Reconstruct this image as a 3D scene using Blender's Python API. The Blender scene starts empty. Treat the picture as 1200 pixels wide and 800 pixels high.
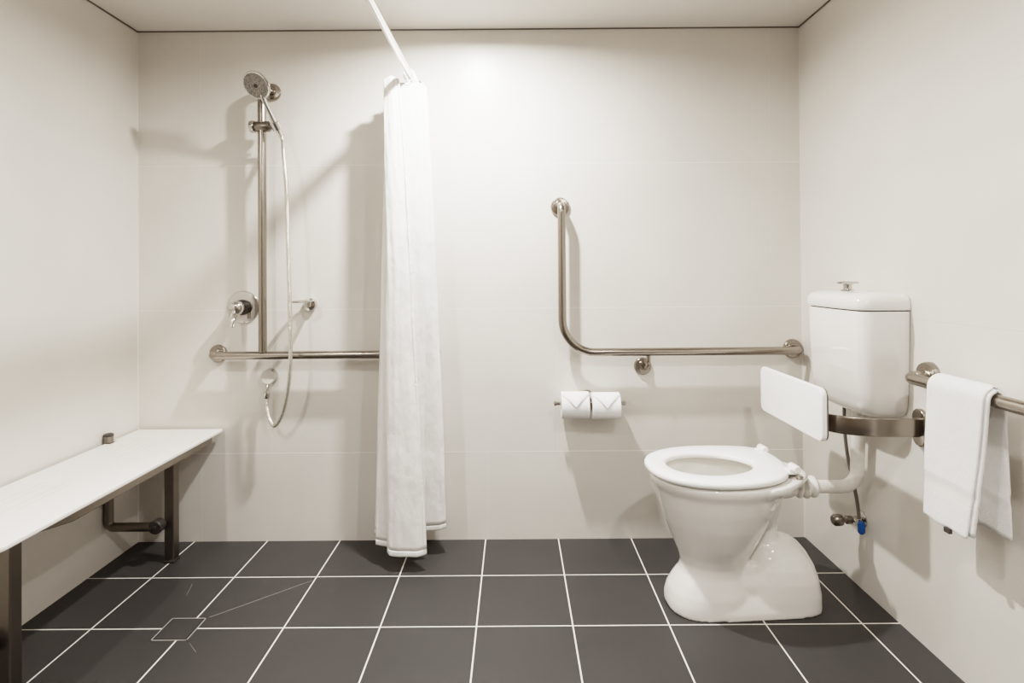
import bpy, bmesh, math, random
from mathutils import Vector, Matrix, noise
random.seed(4)
S = bpy.context.scene
COL = S.collection
PI = math.pi

# ------------------------------------------------------------------ materials
def mat(name, color, rough=0.5, metal=0.0, **kw):
    m = bpy.data.materials.new(name); m.use_nodes = True
    b = m.node_tree.nodes['Principled BSDF']
    b.inputs['Base Color'].default_value = (*color, 1)
    b.inputs['Roughness'].default_value = rough
    b.inputs['Metallic'].default_value = metal
    for k, v in kw.items():
        b.inputs[k].default_value = v
    return m

def bump(m, scale=200, strength=0.2, dist=0.001, detail=3, stretch=None):
    nt = m.node_tree; N = nt.nodes; L = nt.links
    b = N['Principled BSDF']
    tc = N.new('ShaderNodeTexCoord'); src = tc.outputs['Object']
    if stretch:
        mp = N.new('ShaderNodeMapping'); mp.inputs['Scale'].default_value = stretch
        L.new(src, mp.inputs[0]); src = mp.outputs[0]
    nz = N.new('ShaderNodeTexNoise'); nz.inputs['Scale'].default_value = scale
    nz.inputs['Detail'].default_value = detail
    L.new(src, nz.inputs['Vector'])
    bp = N.new('ShaderNodeBump'); bp.inputs['Strength'].default_value = strength
    bp.inputs['Distance'].default_value = dist
    L.new(nz.outputs[0], bp.inputs['Height']); L.new(bp.outputs[0], b.inputs['Normal'])
    return m

def tinted(m, c1, c2, scale, detail=4):
    nt = m.node_tree; N = nt.nodes; L = nt.links
    b = N['Principled BSDF']
    tc = N.new('ShaderNodeTexCoord')
    nz = N.new('ShaderNodeTexNoise'); nz.inputs['Scale'].default_value = scale; nz.inputs['Detail'].default_value = detail
    L.new(tc.outputs['Object'], nz.inputs['Vector'])
    cr = N.new('ShaderNodeValToRGB'); cr.color_ramp.elements[0].position = .35; cr.color_ramp.elements[1].position = .65
    cr.color_ramp.elements[0].color = (*c1, 1); cr.color_ramp.elements[1].color = (*c2, 1)
    L.new(nz.outputs[0], cr.inputs[0]); L.new(cr.outputs[0], b.inputs['Base Color'])
    return m

def grid_mat(name, base, line, rough, lines, spec=0.5, bumpy=0.0, lrough=0.7):
    """lines: list of (axis, offset, period, half width, (axis2, lo, hi) or None, strength)"""
    m = bpy.data.materials.new(name); m.use_nodes = True
    nt = m.node_tree; N = nt.nodes; L = nt.links
    b = N['Principled BSDF']
    b.inputs['Specular IOR Level'].default_value = spec
    geo = N.new('ShaderNodeNewGeometry'); sp = N.new('ShaderNodeSeparateXYZ')
    L.new(geo.outputs['Position'], sp.inputs[0])
    def M(op, a, bb=None, cc=None):
        n = N.new('ShaderNodeMath'); n.operation = op
        for i, v in enumerate((a, bb, cc)):
            if v is None: continue
            if isinstance(v, (int, float)): n.inputs[i].default_value = v
            else: L.new(v, n.inputs[i])
        return n.outputs[0]
    total = None
    for ax, off, per, hw, rng, st in lines:
        c = sp.outputs[ax]
        t = M('DIVIDE', M('SUBTRACT', c, off), per)
        t = M('FRACT', M('ADD', M('ADD', t, 0.5), 40.0))
        d = M('MULTIPLY', M('ABSOLUTE', M('SUBTRACT', t, 0.5)), per)
        k = M('MULTIPLY', M('LESS_THAN', d, hw), st)
        if rng:
            c2 = sp.outputs[rng[0]]
            k = M('MULTIPLY', k, M('MULTIPLY', M('GREATER_THAN', c2, rng[1]), M('LESS_THAN', c2, rng[2])))
        total = k if total is None else M('MAXIMUM', total, k)
    mx = N.new('ShaderNodeMix'); mx.data_type = 'RGBA'
    L.new(total, mx.inputs[0])
    nz = N.new('ShaderNodeTexNoise'); nz.inputs['Scale'].default_value = 3.0; nz.inputs['Detail'].default_value = 6
    L.new(geo.outputs['Position'], nz.inputs['Vector'])
    cr = N.new('ShaderNodeValToRGB'); cr.color_ramp.elements[0].position = .3; cr.color_ramp.elements[1].position = .7
    cr.color_ramp.elements[0].color = (*[v * .96 for v in base], 1); cr.color_ramp.elements[1].color = (*[min(1, v * 1.04) for v in base], 1)
    L.new(nz.outputs[0], cr.inputs[0])
    L.new(cr.outputs[0], mx.inputs[6]); mx.inputs[7].default_value = (*line, 1)
    L.new(mx.outputs[2], b.inputs['Base Color'])
    r = M('ADD', M('MULTIPLY', total, lrough - rough), rough)
    L.new(r, b.inputs['Roughness'])
    if bumpy:
        bp = N.new('ShaderNodeBump'); bp.inputs['Strength'].default_value = bumpy; bp.inputs['Distance'].default_value = .002
        L.new(M('MULTIPLY', total, -1.0), bp.inputs['Height']); L.new(bp.outputs[0], b.inputs['Normal'])
    return m

WALLC = (.69, .659, .612)
WLINE = (.93, .91, .87)
X_L, X_R, Z_C, Y_F = -.2366, 2.5589, 2.1463, -3.3
T = .305
M_back = grid_mat('back_wall_tile', WALLC, WLINE, .3, [
    (2, .3674, 9, .0014, None, .9), (2, .968, 9, .0012, None, .55), (2, 1.5756, 9, .0012, None, .55),
    (0, .03, .6, .0010, (2, 1.5756, 3), .22), (0, .03, .6, .0010, (2, .968, 1.5756), .18),
    (0, .325, 1.2, .0011, (2, .3674, .968), .35), (0, .03, 1.2, .0011, (2, 0, .3674), .35)], bumpy=.3, lrough=.4)
M_side = grid_mat('side_wall_tile', WALLC, (.60, .57, .52), .3, [
    (2, .3674, 9, .0010, None, .25), (2, .968, 9, .0011, None, .6), (2, 1.5756, 9, .0011, (1, -3, -.98), .6),
    (1, -.86, 1.2, .0009, (2, .3674, .968), .25)], bumpy=.3, lrough=.4)
M_sideL = grid_mat('left_wall_tile', WALLC, (.60, .57, .52), .3, [
    (2, .968, 9, .0008, None, .12)], bumpy=.1, lrough=.4)
M_floor = grid_mat('floor_tile', (.049, .0462, .0455), (.80, .77, .70), .42, [
    (0, 0, T, .0023, None, 1), (1, -.2867, T, .0023, None, 1)], spec=.35, bumpy=.4, lrough=.8)
M_ceil = mat('ceiling_paint', (.74, .71, .67), .85)
bump(M_ceil, 60, .05, .001)
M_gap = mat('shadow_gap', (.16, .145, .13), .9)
M_steel = bump(mat('brushed_steel', (.345, .312, .275), .24, 1.0), 300, .06, .0005, stretch=(1, 1, 1))
M_steel_dk = bump(mat('dull_steel', (.25, .225, .20), .33, 1.0), 250, .08, .0005)
M_chrome = bump(mat('chrome', (.56, .54, .515), .07, 1.0), 15, .01, .0005)
M_dark = tinted(mat('dark_fitting', (.05, .045, .04), .4), (.04, .037, .034), (.07, .06, .055), 60)
M_ceramic = tinted(mat('ceramic', (.80, .775, .735), .08, 0, **{'Coat Weight': .5, 'Coat Roughness': .03}), (.79, .768, .728), (.81, .786, .748), 4)
M_plastic = tinted(mat('white_plastic', (.92, .91, .89), .28), (.92, .91, .895), (.94, .93, .915), 6)
M_pipe = tinted(mat('pipe_plastic', (.86, .84, .79), .3), (.79, .76, .71), (.83, .80, .75), 10)
M_seatb = tinted(mat('bench_laminate', (.84, .81, .77), .45), (.83, .80, .76), (.86, .83, .79), 5)
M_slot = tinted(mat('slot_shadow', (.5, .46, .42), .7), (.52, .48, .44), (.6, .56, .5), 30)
M_towel = bump(tinted(mat('terry', (.95, .94, .92), .95, 0, **{'Sheen Weight': .4}), (.93, .92, .90), (.97, .96, .94), 90), 500, .9, .003, 4)
M_band = bump(mat('woven_band', (.78, .76, .73), .8), 900, .2, .001, 2)
M_paper = bump(tinted(mat('tissue', (.95, .94, .93), .9), (.93, .92, .91), (.97, .96, .95), 40), 350, .3, .001)
M_card = tinted(mat('cardboard', (.42, .33, .24), .9), (.40, .31, .22), (.46, .36, .27), 50)
M_blue = tinted(mat('blue_plastic', (.008, .08, .27), .35), (.008, .07, .24), (.012, .10, .32), 40)
M_nozzle = tinted(mat('spray_face', (.24, .225, .21), .45, .3), (.10, .09, .085), (.42, .40, .37), 330, 1)
M_hose = bump(mat('hose_metal', (.70, .67, .60), .24, .85), 60, .5, .002, 0, stretch=(.2, .2, 14))
M_braid = bump(mat('braided_hose', (.22, .20, .18), .4, .8), 700, .5, .001)
M_added_door = tinted(mat('added_door_paint', (.25, .2, .16), .4), (.24, .19, .15), (.27, .22, .18), 4)
M_insert = tinted(mat('drain_tile', (.047, .044, .043), .4), (.045, .042, .041), (.05, .047, .046), 6)

def curtain_mat():
    m = bpy.data.materials.new('curtain_fabric'); m.use_nodes = True
    nt = m.node_tree; N = nt.nodes; L = nt.links
    b = N['Principled BSDF']; out = N['Material Output']
    b.inputs['Base Color'].default_value = (.95, .935, .91, 1); b.inputs['Roughness'].default_value = .55
    b.inputs['Sheen Weight'].default_value = .2
    tr = N.new('ShaderNodeBsdfTranslucent'); tr.inputs[0].default_value = (.93, .92, .90, 1)
    mx = N.new('ShaderNodeMixShader'); mx.inputs[0].default_value = .22
    tc = N.new('ShaderNodeTexCoord')
    mp = N.new('ShaderNodeMapping'); mp.inputs['Scale'].default_value = (9, 9, 5)
    n1 = N.new('ShaderNodeTexNoise'); n1.inputs['Scale'].default_value = 1.7; n1.inputs['Detail'].default_value = 4
    bp = N.new('ShaderNodeBump'); bp.inputs['Strength'].default_value = .6; bp.inputs['Distance'].default_value = .018
    L.new(tc.outputs['Object'], mp.inputs[0]); L.new(mp.outputs[0], n1.inputs['Vector']); L.new(n1.outputs[0], bp.inputs['Height'])
    L.new(bp.outputs[0], b.inputs['Normal']); L.new(bp.outputs[0], tr.inputs['Normal'])
    L.new(b.outputs[0], mx.inputs[1]); L.new(tr.outputs[0], mx.inputs[2]); L.new(mx.outputs[0], out.inputs[0])
    return m
M_curtain = curtain_mat()
M_hem = bump(mat('curtain_hem', (.87, .85, .82), .6), 90, .9, .003)

# ------------------------------------------------------------------ helpers
def tag(o, label, cat, group=None, kind=None):
    if label: o['label'] = label
    if cat: o['category'] = cat
    if group: o['group'] = group
    if kind: o['kind'] = kind
    return o

def thing(name, label, cat, loc=(0, 0, 0), rz=0, group=None):
    o = bpy.data.objects.new(name, None); COL.objects.link(o)
    o.location = loc; o.rotation_euler = (0, 0, rz); o.empty_display_size = .05
    return tag(o, label, cat, group)

def obj(name, bm, m, parent=None, smooth=True, bevel=0, world=True, angle=40, recalc=True):
    """link a bmesh given in world coordinates as ONE mesh; parent keeps the world place"""
    if bevel:
        pass
    if recalc: bmesh.ops.recalc_face_normals(bm, faces=bm.faces)
    me = bpy.data.meshes.new(name)
    if parent is not None and world:
        pm = Matrix.Translation(parent.location) @ parent.rotation_euler.to_matrix().to_4x4()
        if parent.parent is not None and parent.type == 'MESH':
            pp = parent.parent
            pm = Matrix.Translation(pp.location) @ pp.rotation_euler.to_matrix().to_4x4()
        bm.transform(pm.inverted())
    bm.to_mesh(me); bm.free()
    me.materials.append(m)
    if smooth:
        for p in me.polygons: p.use_smooth = True
        try: me.set_sharp_from_angle(angle=math.radians(angle))
        except Exception: pass
    o = bpy.data.objects.new(name, me); COL.objects.link(o)
    if parent is not None: o.parent = parent
    if bevel:
        b = o.modifiers.new('bevel', 'BEVEL'); b.width = bevel; b.segments = 3; b.limit_method = 'ANGLE'; b.angle_limit = math.radians(50)
    return o

def struct(name, bm, m, smooth=False):
    o = obj(name, bm, m, None, smooth); o['kind'] = 'structure'; return o

def box(bm, x0, x1, y0, y1, z0, z1, M=None):
    v = [bm.verts.new(p) for p in [(x0, y0, z0), (x1, y0, z0), (x1, y1, z0), (x0, y1, z0), (x0, y0, z1), (x1, y0, z1), (x1, y1, z1), (x0, y1, z1)]]
    for f in [(0, 3, 2, 1), (4, 5, 6, 7), (0, 1, 5, 4), (1, 2, 6, 5), (2, 3, 7, 6), (3, 0, 4, 7)]:
        bm.faces.new([v[i] for i in f])
    if M is not None:
        for q in v: q.co = M @ q.co
    return bm

def nb(): return bmesh.new()

def fillet(pts, r, n=8):
    """round the inner corners of a polyline"""
    P = [Vector(p) for p in pts]; out = [P[0]]
    for i in range(1, len(P) - 1):
        rr = r[i] if isinstance(r, (list, tuple)) else r
        a, b, c = P[i - 1], P[i], P[i + 1]
        u = (a - b).normalized(); v = (c - b).normalized()
        ang = u.angle(v)
        if ang > PI - .01 or rr <= 0: out.append(b); continue
        d = min(rr / math.tan(ang / 2), (a - b).length * .49 if i > 1 else (a - b).length * .98, (c - b).length * .98)
        rr2 = d * math.tan(ang / 2)
        cen = b + (u + v).normalized() * (rr2 / math.sin(ang / 2))
        s = b + u * d - cen; e = b + v * d - cen
        tot = s.angle(e); ax = s.cross(e).normalized()
        for k in range(n + 1):
            out.append(cen + Matrix.Rotation(tot * k / n, 3, ax) @ s)
    out.append(P[-1]); return out

def catmull(pts, n=8):
    P = [Vector(p) for p in pts]; out = []
    for i in range(len(P) - 1):
        p0 = P[max(i - 1, 0)]; p1 = P[i]; p2 = P[i + 1]; p3 = P[min(i + 2, len(P) - 1)]
        for k in range(n):
            t = k / n
            out.append(.5 * ((2 * p1) + (p2 - p0) * t + (2 * p0 - 5 * p1 + 4 * p2 - p3) * t * t + (3 * p1 - p0 - 3 * p2 + p3) * t ** 3))
    out.append(P[-1]); return out

def sweep(bm, path, prof, up=None, cap=True):
    """sweep a closed 2-D profile (function of index -> list of (a,b)) along path"""
    P = [Vector(p) for p in path]; n = len(P)
    tang = []
    for i in range(n):
        a = P[max(i - 1, 0)]; b = P[min(i + 1, n - 1)]
        tang.append((b - a).normalized())
    ref = Vector(up) if up else (Vector((0, 0, 1)) if abs(tang[0].z) < .9 else Vector((1, 0, 0)))
    N0 = (ref - tang[0] * ref.dot(tang[0])).normalized()
    rings = []
    for i in range(n):
        if i:
            q = tang[i - 1].rotation_difference(tang[i]); N0 = q @ N0
            N0 = (N0 - tang[i] * N0.dot(tang[i])).normalized()
        B = tang[i].cross(N0)
        pr = prof(i / (n - 1)) if callable(prof) else prof
        rings.append([bm.verts.new(P[i] + N0 * a + B * b) for a, b in pr])
    m = len(rings[0])
    for i in range(n - 1):
        for j in range(m):
            bm.faces.new([rings[i][j], rings[i][(j + 1) % m], rings[i + 1][(j + 1) % m], rings[i + 1][j]])
    if cap:
        bm.faces.new(rings[0][::-1]); bm.faces.new(rings[-1])
    return bm

def circ(r, n=20, r2=None):
    r2 = r2 or r
    return [(r * math.cos(2 * PI * k / n), r2 * math.sin(2 * PI * k / n)) for k in range(n)]

def tube(bm, path, r, n=20, cap=True):
    return sweep(bm, path, circ(r, n), cap=cap)

def lathe(bm, prof, origin, axis, n=40):
    """prof: list of (radius, height along axis)"""
    A = Vector(axis).normalized(); O = Vector(origin)
    ref = Vector((0, 0, 1)) if abs(A.z) < .9 else Vector((1, 0, 0))
    U = (ref - A * ref.dot(A)).normalized(); V = A.cross(U)
    rings = []
    for r, h in prof:
        if r < 1e-6: rings.append([bm.verts.new(O + A * h)])
        else: rings.append([bm.verts.new(O + A * h + U * (r * math.cos(2 * PI * k / n)) + V * (r * math.sin(2 * PI * k / n))) for k in range(n)])
    for a, b in zip(rings, rings[1:]):
        if len(a) == 1 and len(b) == 1: continue
        for k in range(n):
            k2 = (k + 1) % n
            if len(a) == 1: bm.faces.new([a[0], b[k2], b[k]])
            elif len(b) == 1: bm.faces.new([a[k], a[k2], b[0]])
            else: bm.faces.new([a[k], a[k2], b[k2], b[k]])
    if len(rings[0]) > 1: bm.faces.new(rings[0][::-1])
    if len(rings[-1]) > 1: bm.faces.new(rings[-1])
    return bm

def selli(x0, x1, y0, hw, z, e=2.0, n=64, taper=0.0):
    """super-elliptic horizontal section; taper narrows the +x side"""
    out = []
    xc = (x0 + x1) / 2; a = (x1 - x0) / 2
    for k in range(n):
        t = 2 * PI * k / n; c, s = math.cos(t), math.sin(t)
        cx = math.copysign(abs(c) ** (2 / e), c); sy = math.copysign(abs(s) ** (2 / e), s)
        w = hw * (1 - taper * cx)
        out.append((xc + a * cx, y0 + w * sy, z))
    return out

def loft(bm, secs, cap0=True, cap1=True):
    rings = [[bm.verts.new(p) for p in s] for s in secs]
    n = len(rings[0])
    for a, b in zip(rings, rings[1:]):
        for k in range(n):
            bm.faces.new([a[k], a[(k + 1) % n], b[(k + 1) % n], b[k]])
    if cap0: bm.faces.new(rings[0][::-1])
    if cap1: bm.faces.new(rings[-1])
    return bm

def rprism(bm, outline, z0, z1, r=.004, seg=4, axes=None):
    """prism with rounded top and bottom edges from a ccw outline; inset along radial normals"""
    n = len(outline)
    def inset(d):
        out = []
        for i in range(n):
            a = Vector(outline[i - 1]); b = Vector(outline[i]); c = Vector(outline[(i + 1) % n])
            t = (c - a).normalized(); nn = Vector((-t.y, t.x))
            out.append(b + nn * d)
        return out
    rows = []
    for k in range(seg + 1):
        t = PI / 2 * k / seg
        rows.append((r * (1 - math.sin(t)), z0 + r * (1 - math.cos(t))))
    for k in range(seg + 1):
        t = PI / 2 * k / seg
        rows.append((r * (1 - math.cos(t)), z1 - r + r * math.sin(t)))
    secs = []
    for d, z in rows:
        o = inset(d)
        secs.append([(p.x, p.y, z) if axes is None else axes(p.x, p.y, z) for p in o])
    return loft(bm, secs)

def rrect(x0, x1, y0, y1, r, n=8):
    out = []
    for cx, cy, a0 in [(x1 - r, y1 - r, 0), (x0 + r, y1 - r, 90), (x0 + r, y0 + r, 180), (x1 - r, y0 + r, 270)]:
        for k in range(n + 1):
            a = math.radians(a0 + 90 * k / n); out.append((cx + r * math.cos(a), cy + r * math.sin(a)))
    return out

def flange(parent, p, axis, r=.040, t=.012, name='wall_flange'):
    b = nb()
    lathe(b, [(r, 0), (r, t * .6), (r - .0035, t), (r * .62, t + .001), (r * .58, t + .004), (.017, t + .005), (.017, t + .012)], p, axis)
    return obj(name, b, M_steel, parent)

# ------------------------------------------------------------------ setting
b = nb(); box(b, X_L - .1, X_R + .1, Y_F - .1, .1, -.06, 0)
floor = struct('floor', b, M_floor)
b = nb(); box(b, X_L - .1, X_R + .1, 0, .1, 0, Z_C + .05); struct('wall_back', b, M_back)
b = nb(); box(b, X_L - .1, X_L, Y_F, 0, 0, Z_C + .05); struct('wall_left', b, M_sideL)
b = nb(); box(b, X_R, X_R + .1, Y_F, 0, 0, Z_C + .05); struct('wall_right', b, M_side)
b = nb(); box(b, X_L - .1, X_R + .1, Y_F - .1, Y_F, 0, Z_C + .05); struct('wall_front', b, tinted(mat('front_wall_darkened', (.32, .29, .26), .6), (.31, .28, .25), (.34, .31, .28), 3))  # unseen wall, toned dark for the metal reflections and less fill
b = nb(); box(b, X_L - .1, X_R + .1, Y_F - .1, .1, Z_C, Z_C + .08); struct('ceiling', b, M_ceil)
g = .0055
b = nb(); box(b, X_L, X_R, -g, 0, Z_C - .004, Z_C); struct('shade_strip_1', b, M_gap)  # dark strips along the ceiling edge, coloured as the shade of a gap
b = nb(); box(b, X_L, X_L + g, Y_F, -g, Z_C - .004, Z_C); struct('shade_strip_2', b, M_gap)
b = nb(); box(b, X_R - g, X_R, Y_F, -g, Z_C - .004, Z_C); struct('shade_strip_3', b, M_gap)
# silicone beads in the corners and along the floor
M_sil = tinted(mat('silicone', (.82, .79, .73), .45), (.80, .77, .71), (.84, .81, .75), 8)
b = nb(); box(b, X_R - .003, X_R, -.003, 0, 0, Z_C - .006); struct('trim_4', b, M_sil)
b = nb(); box(b, X_L, X_L + .003, -.003, 0, 0, Z_C - .006); struct('trim_5', b, M_sil)
# diagonal cuts in the floor tiles that fall towards the drain
def cutline(p, q, w):
    b = nb(); a = Vector((*p, 0)); c = Vector((*q, 0)); d = (c - a).normalized(); n = Vector((-d.y, d.x, 0)) * w / 2
    v = [b.verts.new(x + Vector((0, 0, .0004))) for x in (a + n, a - n, c - n, c + n)]
    b.faces.new(v); return b
M_cut = tinted(mat('cut_joint', (.26, .245, .23), .8), (.25, .235, .22), (.28, .265, .25), 20)
struct('trim_6', cutline((.345, -.533), (.602, -.313), .0022), M_cut)
struct('trim_7', cutline((.352, -.663), (.395, -.705), .0012), M_cut)
struct('trim_8', cutline((.175, -.33), (.195, -.40), .0012), M_cut)
# unseen dark door, added behind the camera for contrast in the chrome
b = nb(); box(b, .55, 1.47, Y_F, Y_F + .03, 0, 2.05); struct('added_door_1', b, M_added_door)

# ------------------------------------------------------------------ floor drain
dr = thing('floor_drain', 'square tile-insert floor drain with thin steel frame set in the dark floor', 'drain', (.282, -.594, 0))
b = nb()
x0, x1, y0, y1, w = .226, .338, -.652, -.538, .0032
for a in [(x0, x1, y0, y0 + w), (x0, x1, y1 - w, y1), (x0, x0 + w, y0, y1), (x1 - w, x1, y0, y1)]:
    box(b, *a, .0002, .0016)
obj('drain_frame', b, mat('drain_rim', (.62, .60, .57), .35, .6), dr, False)
b = nb(); box(b, x0 + w, x1 - w, y0 + w, y1 - w, .0002, .0005); obj('slot_recess', b, mat('drain_gap', (.012, .011, .01), .8), dr, False)
b = nb(); box(b, x0 + w + .004, x1 - w - .004, y0 + w + .004, y1 - w - .004, .0004, .0014); ins = obj('tile_insert', b, M_insert, dr, False)

# ------------------------------------------------------------------ shower grab rail (inverted T)
RY = -.07
rail = thing('shower_grab_rail', 'brushed steel inverted T grab rail with tall vertical bar on shower wall', 'grab rail', (.32, 0, .79))
b = nb(); tube(b, fillet([(.106, -.010, .787), (.106, RY, .787), (.999, RY, .787), (.999, -.010, .787)], .028, 10), .0165)
obj('horizontal_bar', b, M_steel, rail)
b = nb(); tube(b, fillet([(.319, RY, .800), (.319, RY, 1.884), (.331, -.010, 1.884)], .03, 10), .0165)
obj('vertical_bar', b, M_steel, rail)
for p in [(.104, 0, .787), (.999, 0, .787), (.333, 0, 1.884)]:
    flange(rail, p, (0, -1, 0), .037)

# ------------------------------------------------------------------ slider bracket, hand shower, hose, outlet
sl = thing('slider_bracket', 'chrome sliding bracket clamped round the vertical shower bar', 'bracket', (.319, RY, 1.722))
b = nb(); lathe(b, [(.0, -.024), (.020, -.024), (.0215, -.021), (.0225, 0), (.0215, .030), (.019, .034), (0, .034)], (.319, RY - .002, 1.722), (1, 0, 0)); obj('clamp_body', b, M_steel_dk, sl)
b = nb(); lathe(b, [(0, 0), (.012, 0), (.014, .004), (.0235, .005), (.025, .008), (.025, .022), (.022, .026), (0, .026)], (.2985, RY - .002, 1.722), (-1, 0, 0), 24); obj('locking_knob', b, M_chrome, sl)
Hh = Vector((.392, -.108, 1.716)); Hc = Vector((.354, -.195, 1.852)); hd = (Hc - Hh).normalized()
b = nb(); sweep(b, [(.345, RY - .002, 1.722), (.365, -.085, 1.721), Hh + Vector((-.004, .006, 0))], circ(.014)); obj('holder_arm', b, M_steel_dk, sl)
b = nb(); lathe(b, [(.0145, -.016), (.0185, -.016), (.0195, .014), (.0155, .014)], Hh, hd, 28); obj('holder_socket', b, M_chrome, sl)

hs = thing('hand_shower', 'round chrome hand shower head with slim handle and long hose above the sliding bracket', 'hand shower', tuple(Hh))
nrm = Vector((-.16, -.70, -.66)).normalized()
nrm = (nrm - hd * nrm.dot(hd) * .6).normalized()
b = nb()
path = [Hh - hd * .03, Hh, Hh + hd * .05, Hh + hd * .10, Hc - hd * .03 - nrm * .008]
rad = [.0085, .0095, .0085, .009, .013]
P = catmull(path, 6)
def prf(t):
    k = t * (len(rad) - 1); i = min(int(k), len(rad) - 2); r = rad[i] + (rad[i + 1] - rad[i]) * (k - i)
    return circ(r, 18)
sweep(b, P, prf); obj('handle', b, M_chrome, hs)
b = nb(); lathe(b, [(0, -.024), (.018, -.023), (.040, -.017), (.053, -.006), (.056, 0), (.055, .004), (.050, .006)], Hc, nrm, 48); obj('shower_head', b, M_chrome, hs)
b = nb(); lathe(b, [(.0495, .004), (.0495, .0068), (.030, .0085), (.008, .0088)], Hc, nrm, 48); fp = obj('spray_plate', b, M_nozzle, hs)
b = nb()
U = hd.cross(nrm).normalized(); V = nrm.cross(U)
for rr, cnt in [(.016, 8), (.026, 14), (.037, 20), (.046, 24)]:
    for k in range(cnt):
        a = 2 * PI * k / cnt
        lathe(b, [(.0021, 0), (.0016, .0035), (0, .0038)], Hc + nrm * .0065 + (U * math.cos(a) + V * math.sin(a)) * rr, nrm, 8)
obj('nozzles', b, M_steel_dk, fp)
b = nb(); lathe(b, [(.0085, 0), (.007, .003), (0, .0035)], Hc + nrm * .0088, nrm, 20); obj('centre_cap', b, M_dark, fp)
hose = [tuple(Hh - hd * .022), tuple(Hh - hd * .06 + Vector((.0, .0, 0))), (.424, -.112, 1.60), (.442, -.128, 1.45), (.449, -.138, 1.30), (.455, -.14, 1.10), (.459, -.14, .92), (.456, -.135, .76), (.436, -.115, .64), (.405, -.09, .55), (.368, -.07, .500), (.340, -.055, .522), (.325, -.045, .57), (.322, -.042, .615)]
b = nb(); tube(b, catmull(hose, 12), .0078, 14); obj('hose', b, M_hose, hs)

ou = thing('water_outlet', 'small round chrome hose outlet elbow on the wall below the shower rail', 'wall outlet', (.318, 0, .69))
b = nb(); lathe(b, [(.031, 0), (.031, .004), (.0295, .010), (.0295, .030), (.028, .033), (0, .034)], (.322, 0, .692), (0, -1, 0)); obj('round_cover', b, M_chrome, ou)
b = nb(); tube(b, [(.322, -.022, .672), (.322, -.030, .65), (.322, -.042, .632)], .0075, 16)
lathe(b, [(0, 0), (.0105, 0), (.0115, .003), (.0115, .028), (.009, .031), (0, .031)], (.322, -.042, .637), (0, 0, -1), 20); obj('hose_nut', b, M_chrome, ou)

# ------------------------------------------------------------------ shower mixer
mx = thing('shower_mixer', 'round chrome shower mixer tap with lever left of the vertical bar', 'tap', (.208, 0, .98))
b = nb(); lathe(b, [(.069, 0), (.069, .002), (.066, .006), (.050, .009), (.036, .010)], (.208, 0, .98), (0, -1, 0), 56); obj('wall_plate', b, M_chrome, mx)
b = nb(); lathe(b, [(.032, .008), (.033, .012), (.031, .034), (.028, .038)], (.208, 0, .98), (0, -1, 0), 40); obj('mixer_body', b, M_dark, mx)
b = nb(); lathe(b, [(.0255, .036), (.029, .040), (.0295, .062), (.027, .076), (.018, .085), (0, .088)], (.208, 0, .98), (0, -1, 0), 40); lev = obj('lever_dome', b, M_chrome, mx)
b = nb()
pth = catmull([(.208, -.066, .975), (.207, -.080, .955), (.206, -.092, .93), (.2055, -.100, .905)], 6)
sweep(b, pth, lambda t: circ(.006 - .002 * t, 16, .015 - .003 * t), up=(0, -1, .3)); obj('lever_blade', b, M_chrome, lev)

# ------------------------------------------------------------------ soap dish
sd = thing('soap_dish', 'small chrome oval soap dish on the wall right of the shower hose', 'soap dish', (.492, 0, .995))
b = nb(); lathe(b, [(.027, 0), (.027, .014), (.025, .018), (.016, .020), (.013, .034)], (.49, 0, .990), (0, -1, 0), 32); obj('wall_mount', b, M_chrome, sd)
b = nb()
ring = [(.478 + .036 * math.cos(a) - .012 * math.sin(a) * -1 * .6, -.072 + .048 * math.sin(a), 1.006) for a in [2 * PI * k / 40 for k in range(41)]]
sweep(b, ring, circ(.0042, 10, .008), up=(0, 0, 1), cap=False); obj('dish_ring', b, M_chrome, sd)
b = nb()
for k in range(-3, 4):
    x = .478 + k * .008; h = .044 * math.sqrt(max(0, 1 - (k * .008 / .036) ** 2))
    tube(b, [(x, -.072 - h, 1.004), (x, -.072 + h, 1.004)], .0016, 8)
obj('dish_wires', b, M_chrome, sd)

# ------------------------------------------------------------------ curtain rod and curtain
RX, RZ = .940, 1.905
rod = thing('curtain_rod', 'straight shiny chrome shower curtain rod reaching out from back wall near ceiling', 'curtain rod', (RX, 0, RZ))
b = nb(); tube(b, [(RX, -.004, RZ), (RX, Y_F + .004, RZ)], .0125, 24); obj('rod', b, mat('rod_chrome', (.72, .70, .67), .07, 1.0), rod)
b = nb(); lathe(b, [(.028, 0), (.028, .004), (.018, .010), (.0165, .03)], (RX, 0, RZ), (0, -1, 0)); obj('wall_flange', b, M_chrome, rod)

cur = thing('shower_curtain', 'white fabric shower curtain gathered in long folds at the wall end of the rod', 'curtain', (RX, -.2, RZ))
ctl = [  # (top x, top y), (bottom x, bottom y)
    ((.924, -.286), (1.018, -.300)), ((.905, -.296), (.985, -.322)), ((.885, -.296), (.935, -.326)), ((.867, -.284), (.892, -.312)),
    ((.866, -.268), (.872, -.285)), ((.882, -.258), (.880, -.262)), ((.878, -.250), (.850, -.248)), ((.866, -.240), (.820, -.236)),
    ((.885, -.226), (.850, -.214)), ((.950, -.222), (.93, -.210)), ((.996, -.214), (.985, -.202)), ((1.002, -.202), (.992, -.188)),
    ((.945, -.190), (.90, -.180)), ((.880, -.180), (.815, -.176)), ((.872, -.170), (.798, -.164)), ((.920, -.160), (.88, -.150)),
    ((.985, -.156), (1.02, -.146)), ((1.004, -.146), (1.062, -.134)), ((.995, -.136), (1.066, -.120)), ((.940, -.132), (.98, -.112)), ((.90, -.130), (.90, -.110))]
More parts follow.
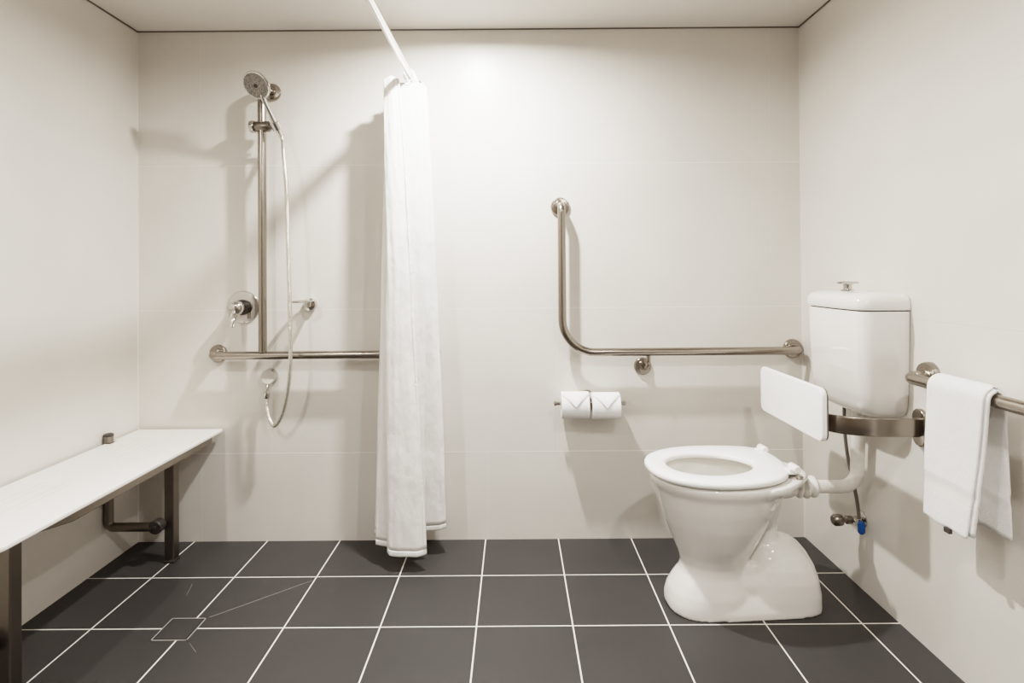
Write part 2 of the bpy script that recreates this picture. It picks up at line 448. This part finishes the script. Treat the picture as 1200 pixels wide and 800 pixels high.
def squash(p, lo, hi, nlo, nhi):
    y = nlo + (p[1] - lo) / (hi - lo) * (nhi - nlo)
    return (1.3466 + (p[0] - 1.3466) * (2.4181 + y) / (2.4181 + p[1]), y)
ctl = [(squash(t, -.296, -.130, -.195, -.094), squash(u, -.326, -.110, -.268, -.118)) for t, u in ctl]
top = catmull([(p[0][0], p[0][1], 0) for p in ctl], 7); bot = catmull([(p[1][0], p[1][1], 0) for p in ctl], 7)
ZT, ZB, ZH = 1.872, .108, .128
def cpoint(u, z):
    s = (ZT - z) / (ZT - ZB); k = s ** .8
    p = top[u].lerp(bot[u], k)
    amp = .0045 * min(1, s * 4)
    nx = noise.noise(Vector((u * .11, z * 2.1, 3.7))); ny = noise.noise(Vector((u * .11, z * 2.1, 9.1)))
    f2 = noise.noise(Vector((u * .33, z * 6.5, 1.3))) * .0032 + (noise.noise(Vector((u * .2, z * 22, 7.3))) * .0028 * math.exp(-((z - 1.35) / .35) ** 2) if u < 12 else 0)
    zb = .060 + .058 * max(0, min(1, (bot[u].y + .26) / .16))
    z = ZT - (ZT - z) * (ZT - zb) / (ZT - ZB)
    dz = .012 * math.exp(-((u - 10) / 7.) ** 2) * (1 - s) ** 6
    return Vector((p.x + nx * amp * 1.6, p.y + ny * amp * .8 + f2, z + dz))
def ribbon(b, u0, u1, zs, th=0.0, off=0.0):
    rows = []
    for z in zs:
        rows.append([b.verts.new(cpoint(u, z)) for u in range(u0, u1)])
    for a, c in zip(rows, rows[1:]):
        for i in range(len(a) - 1): b.faces.new([a[i], a[i + 1], c[i + 1], c[i]])
    return b
nu = len(top)
b = nb(); ribbon(b, 0, nu, [ZT - (ZT - ZH) * i / 110 for i in range(111)])
cl = obj('curtain_fabric', b, M_curtain, cur, angle=180, recalc=False)
md = cl.modifiers.new('solid', 'SOLIDIFY'); md.thickness = .0006
b = nb(); ribbon(b, 0, nu, [ZH, ZH - .007, ZH - .014, ZB]); hm = obj('bottom_hem', b, M_curtain, cur, angle=180, recalc=False)
md = hm.modifiers.new('solid', 'SOLIDIFY'); md.thickness = .0005; md.offset = 0
b = nb(); ribbon(b, 0, 4, [ZT - (ZT - ZH) * i / 110 for i in range(111)]); hm = obj('side_hem', b, M_hem, cur, angle=180, recalc=False)
md = hm.modifiers.new('solid', 'SOLIDIFY'); md.thickness = .0022; md.offset = 0
for i in range(6):
    b = nb(); y = -.165 + i * .022
    c = [(RX + .021 * math.cos(a), y + .004 * math.sin(a), RZ - .007 + .024 * math.sin(a)) for a in [2 * PI * k / 24 for k in range(25)]]
    sweep(b, c, circ(.0016, 8), cap=False); obj('ring', b, M_plastic, cur)

# ------------------------------------------------------------------ folding shower bench
be = thing('shower_bench', 'long white fold-down shower bench on dark steel legs against left wall', 'bench', (-.05, -.5, 0))
sx0, sx1, sy0, sy1 = -.222, .128, -1.062, -.016
out = []
r = .022
def arc(cx, cy, r, a0, a1, n=8): return [(cx + r * math.cos(math.radians(a0 + (a1 - a0) * k / n)), cy + r * math.sin(math.radians(a0 + (a1 - a0) * k / n))) for k in range(n + 1)]
out += arc(sx1 - .006, sy1 - .006, .006, 0, 90) + arc(sx0 + .006, sy1 - .006, .006, 90, 180)
for yb in (-.200, -.924):
    out += [(sx0, yb + .021), (sx0 + .022, yb + .021), (sx0 + .022, yb - .021), (sx0, yb - .021)]
out += arc(sx0 + r, sy0 + r, r, 180, 270) + arc(sx1 - r, sy0 + r, r, 270, 360)
b = nb(); rprism(b, out, .462, .4755, .0035, 3); obj('seat', b, M_seatb, be)
for yy0, yy1 in [(-.17, -.40), (-.62, -.86)]:
    for k, x in enumerate((-.125, -.095, -.055, -.025)):
        b = nb(); box(b, x, x + .0016, yy1 + .03 * (k % 2), yy0 - .02 * (k % 2), .4752, .4758)
        obj('drainage_slot', b, M_slot, be, False)
b = nb()
box(b, -.185, -.155, -.98, -.075, .432, .462)
obj('frame_rail', b, M_steel_dk, be, False, bevel=.003)
for y in (-.161, -.885):
    b = nb(); box(b, -.155, .070, y - .015, y + .015, .434, .462); obj('cross_rail', b, M_steel_dk, be, False, bevel=.002)
b = nb(); v1 = [b.verts.new(p) for p in [(.070, -.055, .428), (.104, -.055, .428), (.104, -.055, .462), (.070, -.055, .462)]]
# front rail with a tapered nose
vv = [b.verts.new(p) for p in [(.070, -.80, .428), (.104, -.80, .428), (.104, -.80, .462), (.070, -.80, .462), (.070, -.95, .456), (.104, -.95, .456), (.104, -.95, .462), (.070, -.95, .462)]]
for f in [(4, 7, 6, 5), (0, 4, 5, 1), (1, 5, 6, 2), (2, 6, 7, 3), (3, 7, 4, 0)]: b.faces.new([vv[i] for i in f])
for i in range(4): b.faces.new([vv[i], vv[(i + 1) % 4], v1[(i + 1) % 4], v1[i]])
b.faces.new(v1)
obj('front_rail', b, M_steel, be, False, bevel=.002)
for y in (-.161, -.885):
    b = nb(); box(b, -.019, .019, y - .019, y + .019, .006, .436)
    lg = obj('leg', b, M_steel_dk, be, False, bevel=.004)
    b = nb(); box(b, -.021, .021, y - .021, y + .021, .0002, .010); obj('foot_cap', b, M_dark, lg, False, bevel=.003)
for yb, yl in ((-.200, -.161), (-.924, -.885)):
    b = nb(); tube(b, fillet([(-.219, yb, .500), (-.219, yb, .150), (-.020, yb, .150)], .022, 8), .0165, 20)
    br = obj('wall_bracket', b, M_steel_dk, be)
    b = nb(); lathe(b, [(0, 0), (.016, 0), (.0172, .003), (.0172, .008), (.012, .012), (0, .013)], (-.219, yb, .498), (0, 0, 1), 24); obj('end_cap', b, M_dark, br)
    b = nb(); lathe(b, [(0, -.022), (.024, -.022), (.026, -.018), (.026, .012), (.022, .016), (0, .016)], (-.034, yb, .152), (0, -1, 0), 28)
    lathe(b, [(0, 0), (.008, 0), (.009, .006), (0, .008)], (-.034, yb - .016, .152), (0, -1, 0), 12); obj('hinge_knuckle', b, M_dark, br)

# ------------------------------------------------------------------ L-shaped grab rail by the toilet
gr = thing('angled_grab_rail', 'brushed steel L-shaped grab rail on back wall beside toilet', 'grab rail', (1.9, 0, .79))
b = nb(); tube(b, fillet([(1.543, -.010, 1.392), (1.543, RY, 1.392), (1.543, RY, .790), (2.512, RY, .790), (2.512, -.010, .790)], [0, .028, .135, .028, 0], 14), .0165)
obj('bent_bar', b, M_steel, gr)
for p in [(1.543, 0, 1.392), (2.514, 0, .790)]: flange(gr, p, (0, -1, 0), .040)
flange(gr, (1.884, 0, .722), (0, -1, 0), .036)
b = nb(); tube(b, fillet([(1.884, -.012, .722), (1.892, RY, .726), (1.894, RY, .780)], .03, 10), .0085); obj('support_stem', b, M_steel, gr)

# ------------------------------------------------------------------ toilet roll holder and rolls
HY, HZ = -.072, .577
th = thing('toilet_roll_holder', 'chrome double toilet roll holder on back wall under the L-shaped rail', 'roll holder', (1.6515, 0, HZ))
b = nb(); lathe(b, [(.026, 0), (.026, .006), (.022, .010), (.011, .012), (.010, .060), (.014, .064), (.014, .084), (.010, .088), (0, .088)], (1.6515, 0, HZ + .020), (0, -1, 0)); obj('wall_post', b, M_chrome, th)
b = nb(); lathe(b, [(.0065, 0), (.0055, .002), (0, .002)], (1.6515, -.088, HZ + .020), (0, -1, 0), 16); obj('fixing_screw', b, M_dark, th)
for s in (-1, 1):
    b = nb(); x = 1.6515 + s * .010
    lathe(b, [(0, 0), (.0075, 0), (.0075, .125), (.010, .126), (.010, .134), (.006, .137), (0, .137)], (x, HY, HZ + .006), (s, 0, 0), 20); obj('arm', b, M_chrome, th)
def roll(xc, label, HZ=HZ):
    r = thing('toilet_roll', label, 'toilet roll', (xc, HY, HZ), group='toilet rolls on the double holder')
    hw, R = .0562, .0535
    # hollow paper cylinder
    b = nb(); lathe(b, [(.020, -hw), (R - .002, -hw), (R, -hw + .002), (R, hw - .002), (R - .002, hw), (.020, hw)], (xc, HY, HZ), (1, 0, 0), 56)
    # open the bore
    for f in list(b.faces):
        if len(f.verts) > 10: b.faces.remove(f)
    ring0 = [v for v in b.verts if abs(v.co.x - (xc - hw)) < 1e-5 and (v.co - Vector((v.co.x, HY, HZ))).length < .021]
    ring1 = [v for v in b.verts if abs(v.co.x - (xc + hw)) < 1e-5 and (v.co - Vector((v.co.x, HY, HZ))).length < .021]
    obj('paper', b, M_paper, r)
    b = nb(); c = []
    lathe(b, [(.0198, -hw), (.0198, hw), (.0188, hw), (.0188, -hw)], (xc, HY, HZ), (1, 0, 0), 40)
    for f in list(b.faces):
        if len(f.verts) > 10: b.faces.remove(f)
    obj('cardboard_core', b, M_card, r)
    # folded pointed end of the sheet wrapped over the front
    b = nb(); n = 14; rows = []
    for i in range(n + 1):
        t = i / n
        a = math.radians(62 - 62 * t * .98)     # angle above horizontal, facing the room
        w = hw * .98 * (1 - max(0, (t - .10) / .90)) + .0004
        rr = R + .0022 + .003 * t
        rows.append([b.verts.new((xc + w * q, HY - rr * math.cos(a), HZ + rr * math.sin(a))) for q in (-1, -.5, 0, .5, 1)])
    for p, q in zip(rows, rows[1:]):
        for k in range(4): b.faces.new([p[k], p[k + 1], q[k + 1], q[k]])
    fl = obj('folded_point', b, M_paper, r)
    md = fl.modifiers.new('s', 'SOLIDIFY'); md.thickness = .0009
    return r
roll(1.5905, 'left one of the two white toilet rolls, sheet folded to a point')
roll(1.7155, 'right one of the two white toilet rolls, nearer the toilet, sheet folded to a point', HZ - .004)

# ------------------------------------------------------------------ toilet
toi = thing('toilet', 'white ceramic floor-standing toilet with open seat ring beside the right wall', 'toilet', (2.10, -.462, 0), math.radians(4))
def world(bm):
    bm.transform(Matrix.Translation(toi.location) @ toi.rotation_euler.to_matrix().to_4x4()); return bm
def remeshed(bm, vox, it):
    me = bpy.data.meshes.new('tmp'); bmesh.ops.recalc_face_normals(bm, faces=bm.faces); bm.to_mesh(me); bm.free()
    o = bpy.data.objects.new('tmp', me); COL.objects.link(o)
    m = o.modifiers.new('r', 'REMESH'); m.mode = 'VOXEL'; m.voxel_size = vox
    s = o.modifiers.new('s', 'SMOOTH'); s.iterations = it; s.factor = .5
    dg = bpy.context.evaluated_depsgraph_get(); ev = o.evaluated_get(dg)
    out = bmesh.new(); out.from_mesh(ev.to_mesh()); ev.to_mesh_clear()
    bpy.data.objects.remove(o); return out
b = nb()
S1 = [(0, -.250, .03, .112, 2.6), (.03, -.249, .03, .111, 2.6), (.06, -.241, .03, .106, 2.5), (.09, -.224, .02, .096, 2.4), (.12, -.203, .015, .087, 2.2), (.145, -.197, .02, .086, 2.1),
      (.175, -.205, .034, .098, 2), (.22, -.224, .058, .122, 2), (.29, -.252, .092, .152, 2), (.35, -.272, .12, .170, 2), (.40, -.287, .145, .181, 2),
      (.412, -.294, .155, .187, 2.05), (.425, -.301, .163, .192, 2.05), (.438, -.302, .165, .193, 2.05), (.443, -.298, .16, .189, 2.05),
      (.443, -.262, .105, .145, 2), (.425, -.262, .10, .145, 2), (.40, -.250, .09, .135, 2), (.32, -.215, .06, .105, 2), (.24, -.15, .03, .07, 2), (.19, -.10, .0, .035, 2)]
loft(b, [selli(x0, x1, 0, hw, z, e) for z, x0, x1, hw, e in S1])
bowl = remeshed(b, .0045, 3)
b = nb(); bowl_me = bpy.data.meshes.new('x'); bowl.to_mesh(bowl_me); bowl.free(); b.from_mesh(bowl_me)
# deck behind the bowl
dk = [(.02, .190), (.06, .182), (.10, .162), (.14, .134), (.175, .104), (.205, .070), (.222, .036), (.227, 0)]
deck = [(x, -y) for x, y in dk] + dk[::-1][1:] + [(.07, .13), (.098, .05), (.098, -.05), (.07, -.13)]
d2 = nb()
loft(d2, [[(x if x < .12 else x - d, y * (1 - d * 4), z) for x, y in deck] for z, d in ((.404, .03), (.416, .010), (.428, 0), (.438, 0), (.443, .004))])
bmesh.ops.recalc_face_normals(d2, faces=d2.faces); t_ = bpy.data.meshes.new('x'); d2.to_mesh(t_); d2.free(); b.from_mesh(t_)
# rising trap behind the bowl
loft(b, [selli(x0, x1, 0, hw, z, 2.2) for z, x0, x1, hw in [(.43, .06, .19, .075), (.395, .06, .178, .060), (.36, .06, .156, .048), (.30, .06, .138, .043), (.24, .05, .130, .044), (.18, .03, .14, .05), (.05, .0, .14, .06)]])
# rear hood
loft(b, [selli(x0, x1, 0, hw, z, e) for z, x0, x1, hw, e in [(0, .005, .262, .116, 3), (.05, .006, .261, .115, 3), (.10, .010, .255, .111, 2.8), (.14, .018, .243, .103, 2.5), (.175, .030, .224, .088, 2.3), (.20, .044, .203, .070, 2.2), (.216, .060, .180, .048, 2), (.224, .085, .150, .02, 2)]])
# plinth and web
loft(b, [selli(-.235 + d, .25 - d, 0, hw, z, 4) for z, hw, d in [(0, .116, 0), (.020, .115, 0), (.038, .104, .02), (.056, .088, .05)]])
loft(b, [selli(-.16, .12, 0, hw, z, 3) for z, hw in [(.02, .086), (.09, .080), (.15, .062)]])
rm = remeshed(b, .0048, 5)
world(rm); obj('pan', rm, M_ceramic, toi, angle=180)
# water in the bowl
b = nb(); b.faces.new([b.verts.new(p) for p in selli(-.145, .03, 0, .066, .235, 2, 40)]); world(b)
obj('bowl_water', b, mat('water', (.80, .79, .75), .03, 0, **{'Transmission Weight': .6, 'IOR': 1.33}), toi, recalc=False)
# seat ring
def seat_outline(inner=False):
    P = []
    n = 72
    if inner:
        for k in range(n):
            t = 2 * PI * k / n; c, s = math.cos(t), math.sin(t)
            P.append((-.095 + (.148 if c < 0 else .142) * c, .112 * s * (1 - .10 * c)))
        return P
    ctl = [(-.310, 0), (-.300, -.070), (-.262, -.130), (-.20, -.172), (-.12, -.193), (-.03, -.190), (.045, -.168), (.095, -.136), (.125, -.100), (.145, -.055),
           (.160, 0), (.165, .07), (.157, .130), (.130, .168), (.06, .190), (-.03, .200), (-.12, .196), (-.20, .172), (-.262, .130), (-.300, .070)]
    m = len(ctl)
    for k in range(n):
        u = k / n * m; i = int(u); t = u - i
        p0, p1, p2, p3 = [Vector(ctl[(i + j) % m]) for j in (-1, 0, 1, 2)]
        q = .5 * ((2 * p1) + (p2 - p0) * t + (2 * p0 - 5 * p1 + 4 * p2 - p3) * t * t + (3 * p1 - p0 - 3 * p2 + p3) * t ** 3)
        P.append((q.x, q.y))
    return P
def align(outer, inner):
    # match starting angle: both lists by angle about (-.095,0)
    def ang(p): return math.atan2(p[1], p[0] + .095)
    o = sorted(outer, key=ang)
    def at(lst, a):
        best = None
        for i in range(len(lst)):
            p, q = lst[i], lst[(i + 1) % len(lst)]
            a0, a1 = ang(p), ang(q)
            if a1 < a0: a1 += 2 * PI
            aa = a if a >= a0 else a + 2 * PI
            if a0 <= aa <= a1:
                t = (aa - a0) / max(1e-9, a1 - a0); return (p[0] + (q[0] - p[0]) * t, p[1] + (q[1] - p[1]) * t)
        return lst[0]
    A = [-PI + 2 * PI * (k + .5) / 96 for k in range(96)]
    return [at(o, a) for a in A], [at(sorted(inner, key=ang), a) for a in A]
so, si = align(seat_outline(), seat_outline(True))
def mixp(t): return [(o[0] + (i[0] - o[0]) * t, o[1] + (i[1] - o[1]) * t) for o, i in zip(so, si)]
b = nb(); z0, z1 = .449, .469
secs = []
for t, z in [(.5, z0), (.06, z0), (.0, z0 + .004), (0, z0 + .012), (.03, z1 - .003), (.10, z1), (.5, z1 + .001), (.88, z1), (.97, z1 - .003), (1, z0 + .012), (1, z0 + .004), (.94, z0)]:
    secs.append([(x, y, z) for x, y in mixp(t)])
rings = [[b.verts.new(p) for p in s] for s in secs]
n = len(rings[0])
for i in range(len(rings)):
    a, c = rings[i], rings[(i + 1) % len(rings)]
    for k in range(n): b.faces.new([a[k], a[(k + 1) % n], c[(k + 1) % n], c[k]])
world(b); st = obj('toilet_seat', b, M_plastic, toi, angle=60)
for y in (-.14, .14):
    for x in (-.22,):
        b = nb(); lathe(b, [(0, 0), (.009, 0), (.009, .007), (0, .007)], (x, y * .85, .4428), (0, 0, 1), 16); world(b); obj('seat_buffer', b, M_plastic, st)
for y in (-.088, .118):
    b = nb(); yo = y
    lathe(b, [(0, -.022), (.010, -.022), (.0125, -.019), (.0125, .019), (.010, .022), (0, .022)], (.150, yo, .474), (0, 1, 0), 24)
    box(b, .128, .150, yo - .014, yo + .014, .458, .474)
    world(b); hg = obj('hinge', b, M_plastic, toi)
    b = nb(); lathe(b, [(.0, 0), (.024, 0), (.024, .006), (.020, .009), (.008, .010), (.007, .026), (0, .026)], (.153, yo, .4425), (0, 0, 1), 28); world(b); obj('hinge_bolt', b, M_chrome, hg)
# side ear / overflow lug under the rim
b = nb(); lathe(b, [(0, 0), (.016, .0), (.017, .010), (.012, .016), (0, .018)], (.045, -.124, .372), (.35, -1, -.1), 20); world(b); obj('fixing_cap', b, M_plastic, toi)
# inlet spigot under the deck
b = nb(); lathe(b, [(0, 0), (.034, 0), (.036, .02), (.034, .040), (.029, .058), (0, .058)], (.140, 0, .378), (1, 0, 0), 32); world(b); obj('inlet_spigot', b, M_ceramic, toi)

# ------------------------------------------------------------------ flush pipe
fp_ = thing('flush_pipe', 'white plastic flush pipe bending from the cistern down to the toilet', 'pipe', (2.51, -.447, .38))
b = nb(); tube(b, fillet([(2.365, -.4445, .378), (2.512, -.449, .378), (2.512, -.470, .660)], .052, 14), .0215, 28); obj('pipe', b, M_pipe, fp_)
b = nb()
lathe(b, [(.028, 0), (.033, .003), (.037, .008), (.037, .013), (.033, .017), (.028, .021), (.028, .024), (.033, .028), (.0385, .032), (.0385, .038), (.033, .042), (.028, .045), (.028, .049), (.033, .053), (.036, .057), (.036, .064), (.031, .069), (.025, .073), (.0218, .077)], (2.303, -.4445, .378), (1, 0, 0), 36)
obj('ribbed_connector', b, M_pipe, fp_)

# ------------------------------------------------------------------ cistern
ci = thing('cistern', 'white ceramic toilet cistern mounted on right wall above the toilet', 'cistern', (2.50, -.485, .66))
YC = -.487
def csec(xf, hw, z, r=.045, bow=.006, x1=2.5565):
    pts = []
    # back edge straight, front corners rounded, front slightly bowed
    pts.append((x1, YC - hw)); 
    m = 10
    for k in range(m + 1):
        a = math.radians(270 - 90 * k / m); pts.append((xf + r + r * math.cos(a), YC - hw + r + r * math.sin(a)))
    for k in range(1, 10):
        t = k / 10; pts.append((xf - bow * math.sin(PI * t), YC - hw + r + (2 * hw - 2 * r) * t))
    for k in range(m + 1):
        a = math.radians(180 - 90 * k / m); pts.append((xf + r + r * math.cos(a), YC + hw - r + r * math.sin(a)))
    pts.append((x1, YC + hw))
    return [(x, y, z) for x, y in pts]
b = nb()
loft(b, [csec(xf, hw, z, r) for xf, hw, z, r in [(2.472, .118, .656, .03), (2.449, .138, .660, .035), (2.433, .150, .672, .04), (2.421, .158, .695, .042), (2.414, .163, .74, .043), (2.410, .168, .84, .044), (2.407, .172, .985, .045), (2.409, .171, .9895, .045)]])
obj('tank', b, M_ceramic, ci, angle=35)
b = nb()
loft(b, [csec(2.415, .168, .9895, .043, x1=2.553), csec(2.415, .168, .9935, .043, x1=2.553)]); obj('seam', b, M_dark, ci, False)
b = nb()
loft(b, [csec(xf, hw, z, r, x1=x1) for xf, hw, z, r, x1 in [(2.404, .174, .9935, .046, 2.5565), (2.402, .1755, .999, .046, 2.557), (2.402, .1755, 1.018, .046, 2.557), (2.407, .171, 1.032, .046, 2.556), (2.418, .161, 1.041, .045, 2.552), (2.439, .142, 1.047, .042, 2.54), (2.475, .11, 1.050, .03, 2.52)]])
obj('lid', b, M_ceramic, ci, angle=35)
b = nb(); lathe(b, [(.021, 0), (.021, .003), (.013, .005), (.014, .020), (.032, .023), (.034, .027), (.030, .030), (0, .031)], (2.468, YC, 1.0495), (0, 0, 1), 32); obj('flush_button', b, M_chrome, ci)

# ------------------------------------------------------------------ stop valve with braided hose
sv = thing('stop_valve', 'chrome stop valve with blue lever and thin hose on right wall behind toilet', 'valve', (X_R, -.40, .25))
b = nb(); lathe(b, [(.028, 0), (.028, .003), (.020, .007), (.011, .009), (.010, .055)], (X_R, -.402, .247), (-1, 0, 0), 28); obj('wall_rose', b, M_chrome, sv)
b = nb(); lathe(b, [(0, 0), (.014, 0), (.014, .018), (.009, .022), (.009, .030), (.018, .034), (.020, .040), (.020, .058), (.014, .066), (0, .067)], (2.520, -.402, .245), (-1, 0, 0), 28); obj('knob', b, M_steel_dk, sv)
b = nb(); tube(b, [(2.529, -.402, .247), (2.529, -.425, .247)], .009, 16); lathe(b, [(0, 0), (.011, 0), (.011, .022), (0, .022)], (2.529, -.428, .240), (0, 0, 1), 6); obj('outlet_nut', b, M_chrome, sv)
b = nb(); pr = rrect(-.011, .011, -.026, .018, .0105)
rprism(b, pr, -.436 - .012, -.436, .003, 3, axes=lambda x, z, d: (2.531 + x, d, .238 + z)); obj('lever', b, M_blue, sv)
b = nb(); tube(b, catmull([(2.531, -.429, .255), (2.530, -.425, .30), (2.526, -.410, .37), (2.522, -.385, .45), (2.518, -.372, .55), (2.518, -.372, .672)], 10), .0058, 12); obj('braided_hose', b, M_braid, sv)

# ------------------------------------------------------------------ toilet backrest
ba = thing('toilet_back_support', 'white padded toilet back support on curved steel arm in front of cistern', 'back support', (2.29, -.475, .67))
pr = rrect(-.684, -.250, .596, .760, .026)
b = nb(); rprism(b, pr, 0, .017, .005, 4, axes=lambda y, z, d: (2.272 + d, y, z)); obj('pad', b, M_plastic, ba, angle=50)
pr = rrect(-.682, -.252, .598, .758, .025)
b = nb(); rprism(b, pr, 0, .004, .001, 2, axes=lambda y, z, d: (2.2892 + d, y, z)); obj('back_plate', b, M_steel_dk, ba, angle=50)
b = nb(); pth = catmull([(2.300, -.43, .648), (2.300, -.55, .648), (2.308, -.625, .648), (2.345, -.672, .648), (2.41, -.698, .648), (2.48, -.706, .648), (X_R - .012, -.706, .648)], 10)
pp = rrect(-.0275, .0275, -.005, .005, .004, 4)
sweep(b, pth, pp, up=(0, 0, 1)); obj('support_arm', b, M_steel, ba, angle=50)
b = nb(); rprism(b, rrect(-.734, -.678, .592, .704, .0275, 10), 0, .014, .004, 3, axes=lambda y, z, d: (X_R - d, y, z)); obj('wall_flange', b, M_steel, ba, angle=50)

# ------------------------------------------------------------------ right-wall grab rail and towel
BX, BZ, BY0 = 2.487, .805, -.748
rr = thing('grab_rail', 'straight brushed steel grab rail on right wall with towel over it', 'grab rail', (X_R, -1.3, BZ))
b = nb(); tube(b, fillet([(X_R - .01, BY0 + .004, BZ + .004), (BX, BY0, BZ), (BX, -2.05, BZ), (X_R - .01, -2.05, BZ)], .028, 10), .0165); obj('bar', b, M_steel, rr)
flange(rr, (X_R, BY0 + .004, BZ + .004), (-1, 0, 0), .040, .02); flange(rr, (X_R, -2.05, BZ), (-1, 0, 0), .040, .02)

tw = thing('hand_towel', 'white terry hand towel folded over the grab rail on right wall', 'towel', (BX, -.96, BZ))
def towel_profile(off, zf, zr):
    """points (x, z, s) from front bottom over the bar to rear bottom"""
    R = .0168 + off; pts = []
    nf = 26
    for k in range(nf):
        t = k / nf; z = zf + (BZ - zf) * t
        pts.append((BX - R - .010 * (1 - t) ** 1.5 * 1.2, z))
    for k in range(13):
        a = PI - PI * k / 12; pts.append((BX + R * math.cos(a), BZ + R * math.sin(a)))
    nr = 26
    for k in range(1, nr + 1):
        t = k / nr; z = BZ - (BZ - zr) * t
        pts.append((BX + R + .008 * t, z))
    return pts, nf, nr
def sheet(b, off, zf, zr, yl, yr, seed, rng=None):
    pts, nf, nr = towel_profile(off, zf, zr); m = 22; rows = []
    L = len(pts)
    global NROW
    NROW = L - 1
    for i, (x, z) in enumerate(pts):
        s = max(0, (BZ - z)) / .35
        flat = .0016 if (7 <= i <= 8 or L - 9 <= i <= L - 8) else (-.0006 if i in (6, 9, L - 10, L - 7) else 0)
        x += flat if i < L / 2 else -flat
        front = i < nf + 6
        row = []
        for j in range(m + 1):
            q = j / m
            l, r = yl(front, s), yr(front, s)
            y = l + (r - l) * q
            wob = noise.noise(Vector((q * 2.2, s * 1.6, seed))) * .0065 * min(1, s * 1.6)
            row.append(b.verts.new((x + (wob if front else min(.0, wob) * .5 + .0), y, z + (noise.noise(Vector((q * 4, seed, 5))) * .003 * s) + (-.0 * q * s if front else -.0 * q * s))))
        rows.append(row)
    if rng: rows = rows[rng[0]:rng[1]]
    for a, c in zip(rows, rows[1:]):
        for j in range(m): b.faces.new([a[j], a[j + 1], c[j + 1], c[j]])
    return b
yl = lambda f, s: (-.872 + .008 * s) if f else -.872
yr = lambda f, s: (-1.058 + .040 * min(1.2, s)) if f else (-1.045 + .0 * s)
b = nb(); sheet(b, .0155, .462, .470, yl, yr, 2.0)
o = obj('outer_fold', b, M_towel, tw, angle=180); md = o.modifiers.new('s', 'SOLIDIFY'); md.thickness = .006; md.offset = 0
sb = o.modifiers.new('ss', 'SUBSURF'); sb.levels = 1; sb.render_levels = 1
outer = o
b = nb(); sheet(b, .0075, .470, .475, lambda f, s: yl(f, s) - .004, lambda f, s: yr(f, s) - .006 - .004 * s, 2.0)
o = obj('inner_fold', b, M_towel, tw, angle=180); md = o.modifiers.new('s', 'SOLIDIFY'); md.thickness = .006; md.offset = 0
# flat woven bands near both ends
outer.data.materials.append(M_band)
for p in outer.data.polygons:
    row = p.index // 22
    if row in (6, 7, 8) or row in (NROW - 9, NROW - 8, NROW - 7): p.material_index = 1
b = nb(); box(b, BX - .0515, BX - .0425, -.968, -.950, .452, .4640); obj('care_tag', b, M_dark, outer, False)

# ------------------------------------------------------------------ lights: recessed downlights and an added fill behind the camera
def area(name, loc, size, power, col=(1, .93, .84), spread=170, rot=(0, 0, 0), shape='DISK', sy=None):
    l = bpy.data.lights.new(name, 'AREA'); l.shape = shape; l.size = size; l.energy = power; l.color = col; l.spread = math.radians(spread)
    if sy: l.size_y = sy
    o = bpy.data.objects.new(name, l); COL.objects.link(o); o.location = loc; o.rotation_euler = rot
    return o
LC = (1, .965, .925)
area('downlight_or_fill', (1.18, -.50, Z_C - .012), .07, 21, (1, .98, .95))
area('downlight_or_fill', (.10, -1.75, Z_C - .012), .07, 8.2, LC)
area('downlight_or_fill', (2.0, -2.0, Z_C - .012), .07, 9.2, LC)
area('downlight_or_fill', (1.2, -2.8, Z_C - .012), .4, 6, LC)  # added soft fill behind the camera, not a fitting of the room
w = bpy.data.worlds.new('World'); S.world = w; w.use_nodes = True
w.node_tree.nodes['Background'].inputs[0].default_value = (1, .95, .88, 1); w.node_tree.nodes['Background'].inputs[1].default_value = .3

# ------------------------------------------------------------------ camera
cam = bpy.data.cameras.new('camera'); co = bpy.data.objects.new('camera', cam); COL.objects.link(co)
cam.sensor_width = 36; cam.lens = 673.18 / 1200 * 36
cam.shift_x = (600 - 602.2) / 1200; cam.shift_y = (313.47 - 400) / 1200
cam.clip_start = .02
co.location = (1.3466, -2.4181, 1.1181)
Rm = Matrix.Rotation(.0074, 3, 'Y') @ Matrix.Rotation(.0084, 3, 'X')
co.rotation_euler = (Rm @ Matrix.Rotation(PI / 2, 3, 'X')).to_euler()
S.camera = co
S.view_settings.view_transform = 'Filmic'
S.view_settings.look = 'High Contrast'
S.view_settings.exposure = .95
S.render.film_transparent = False
S.cycles.max_bounces = 12; S.cycles.diffuse_bounces = 8
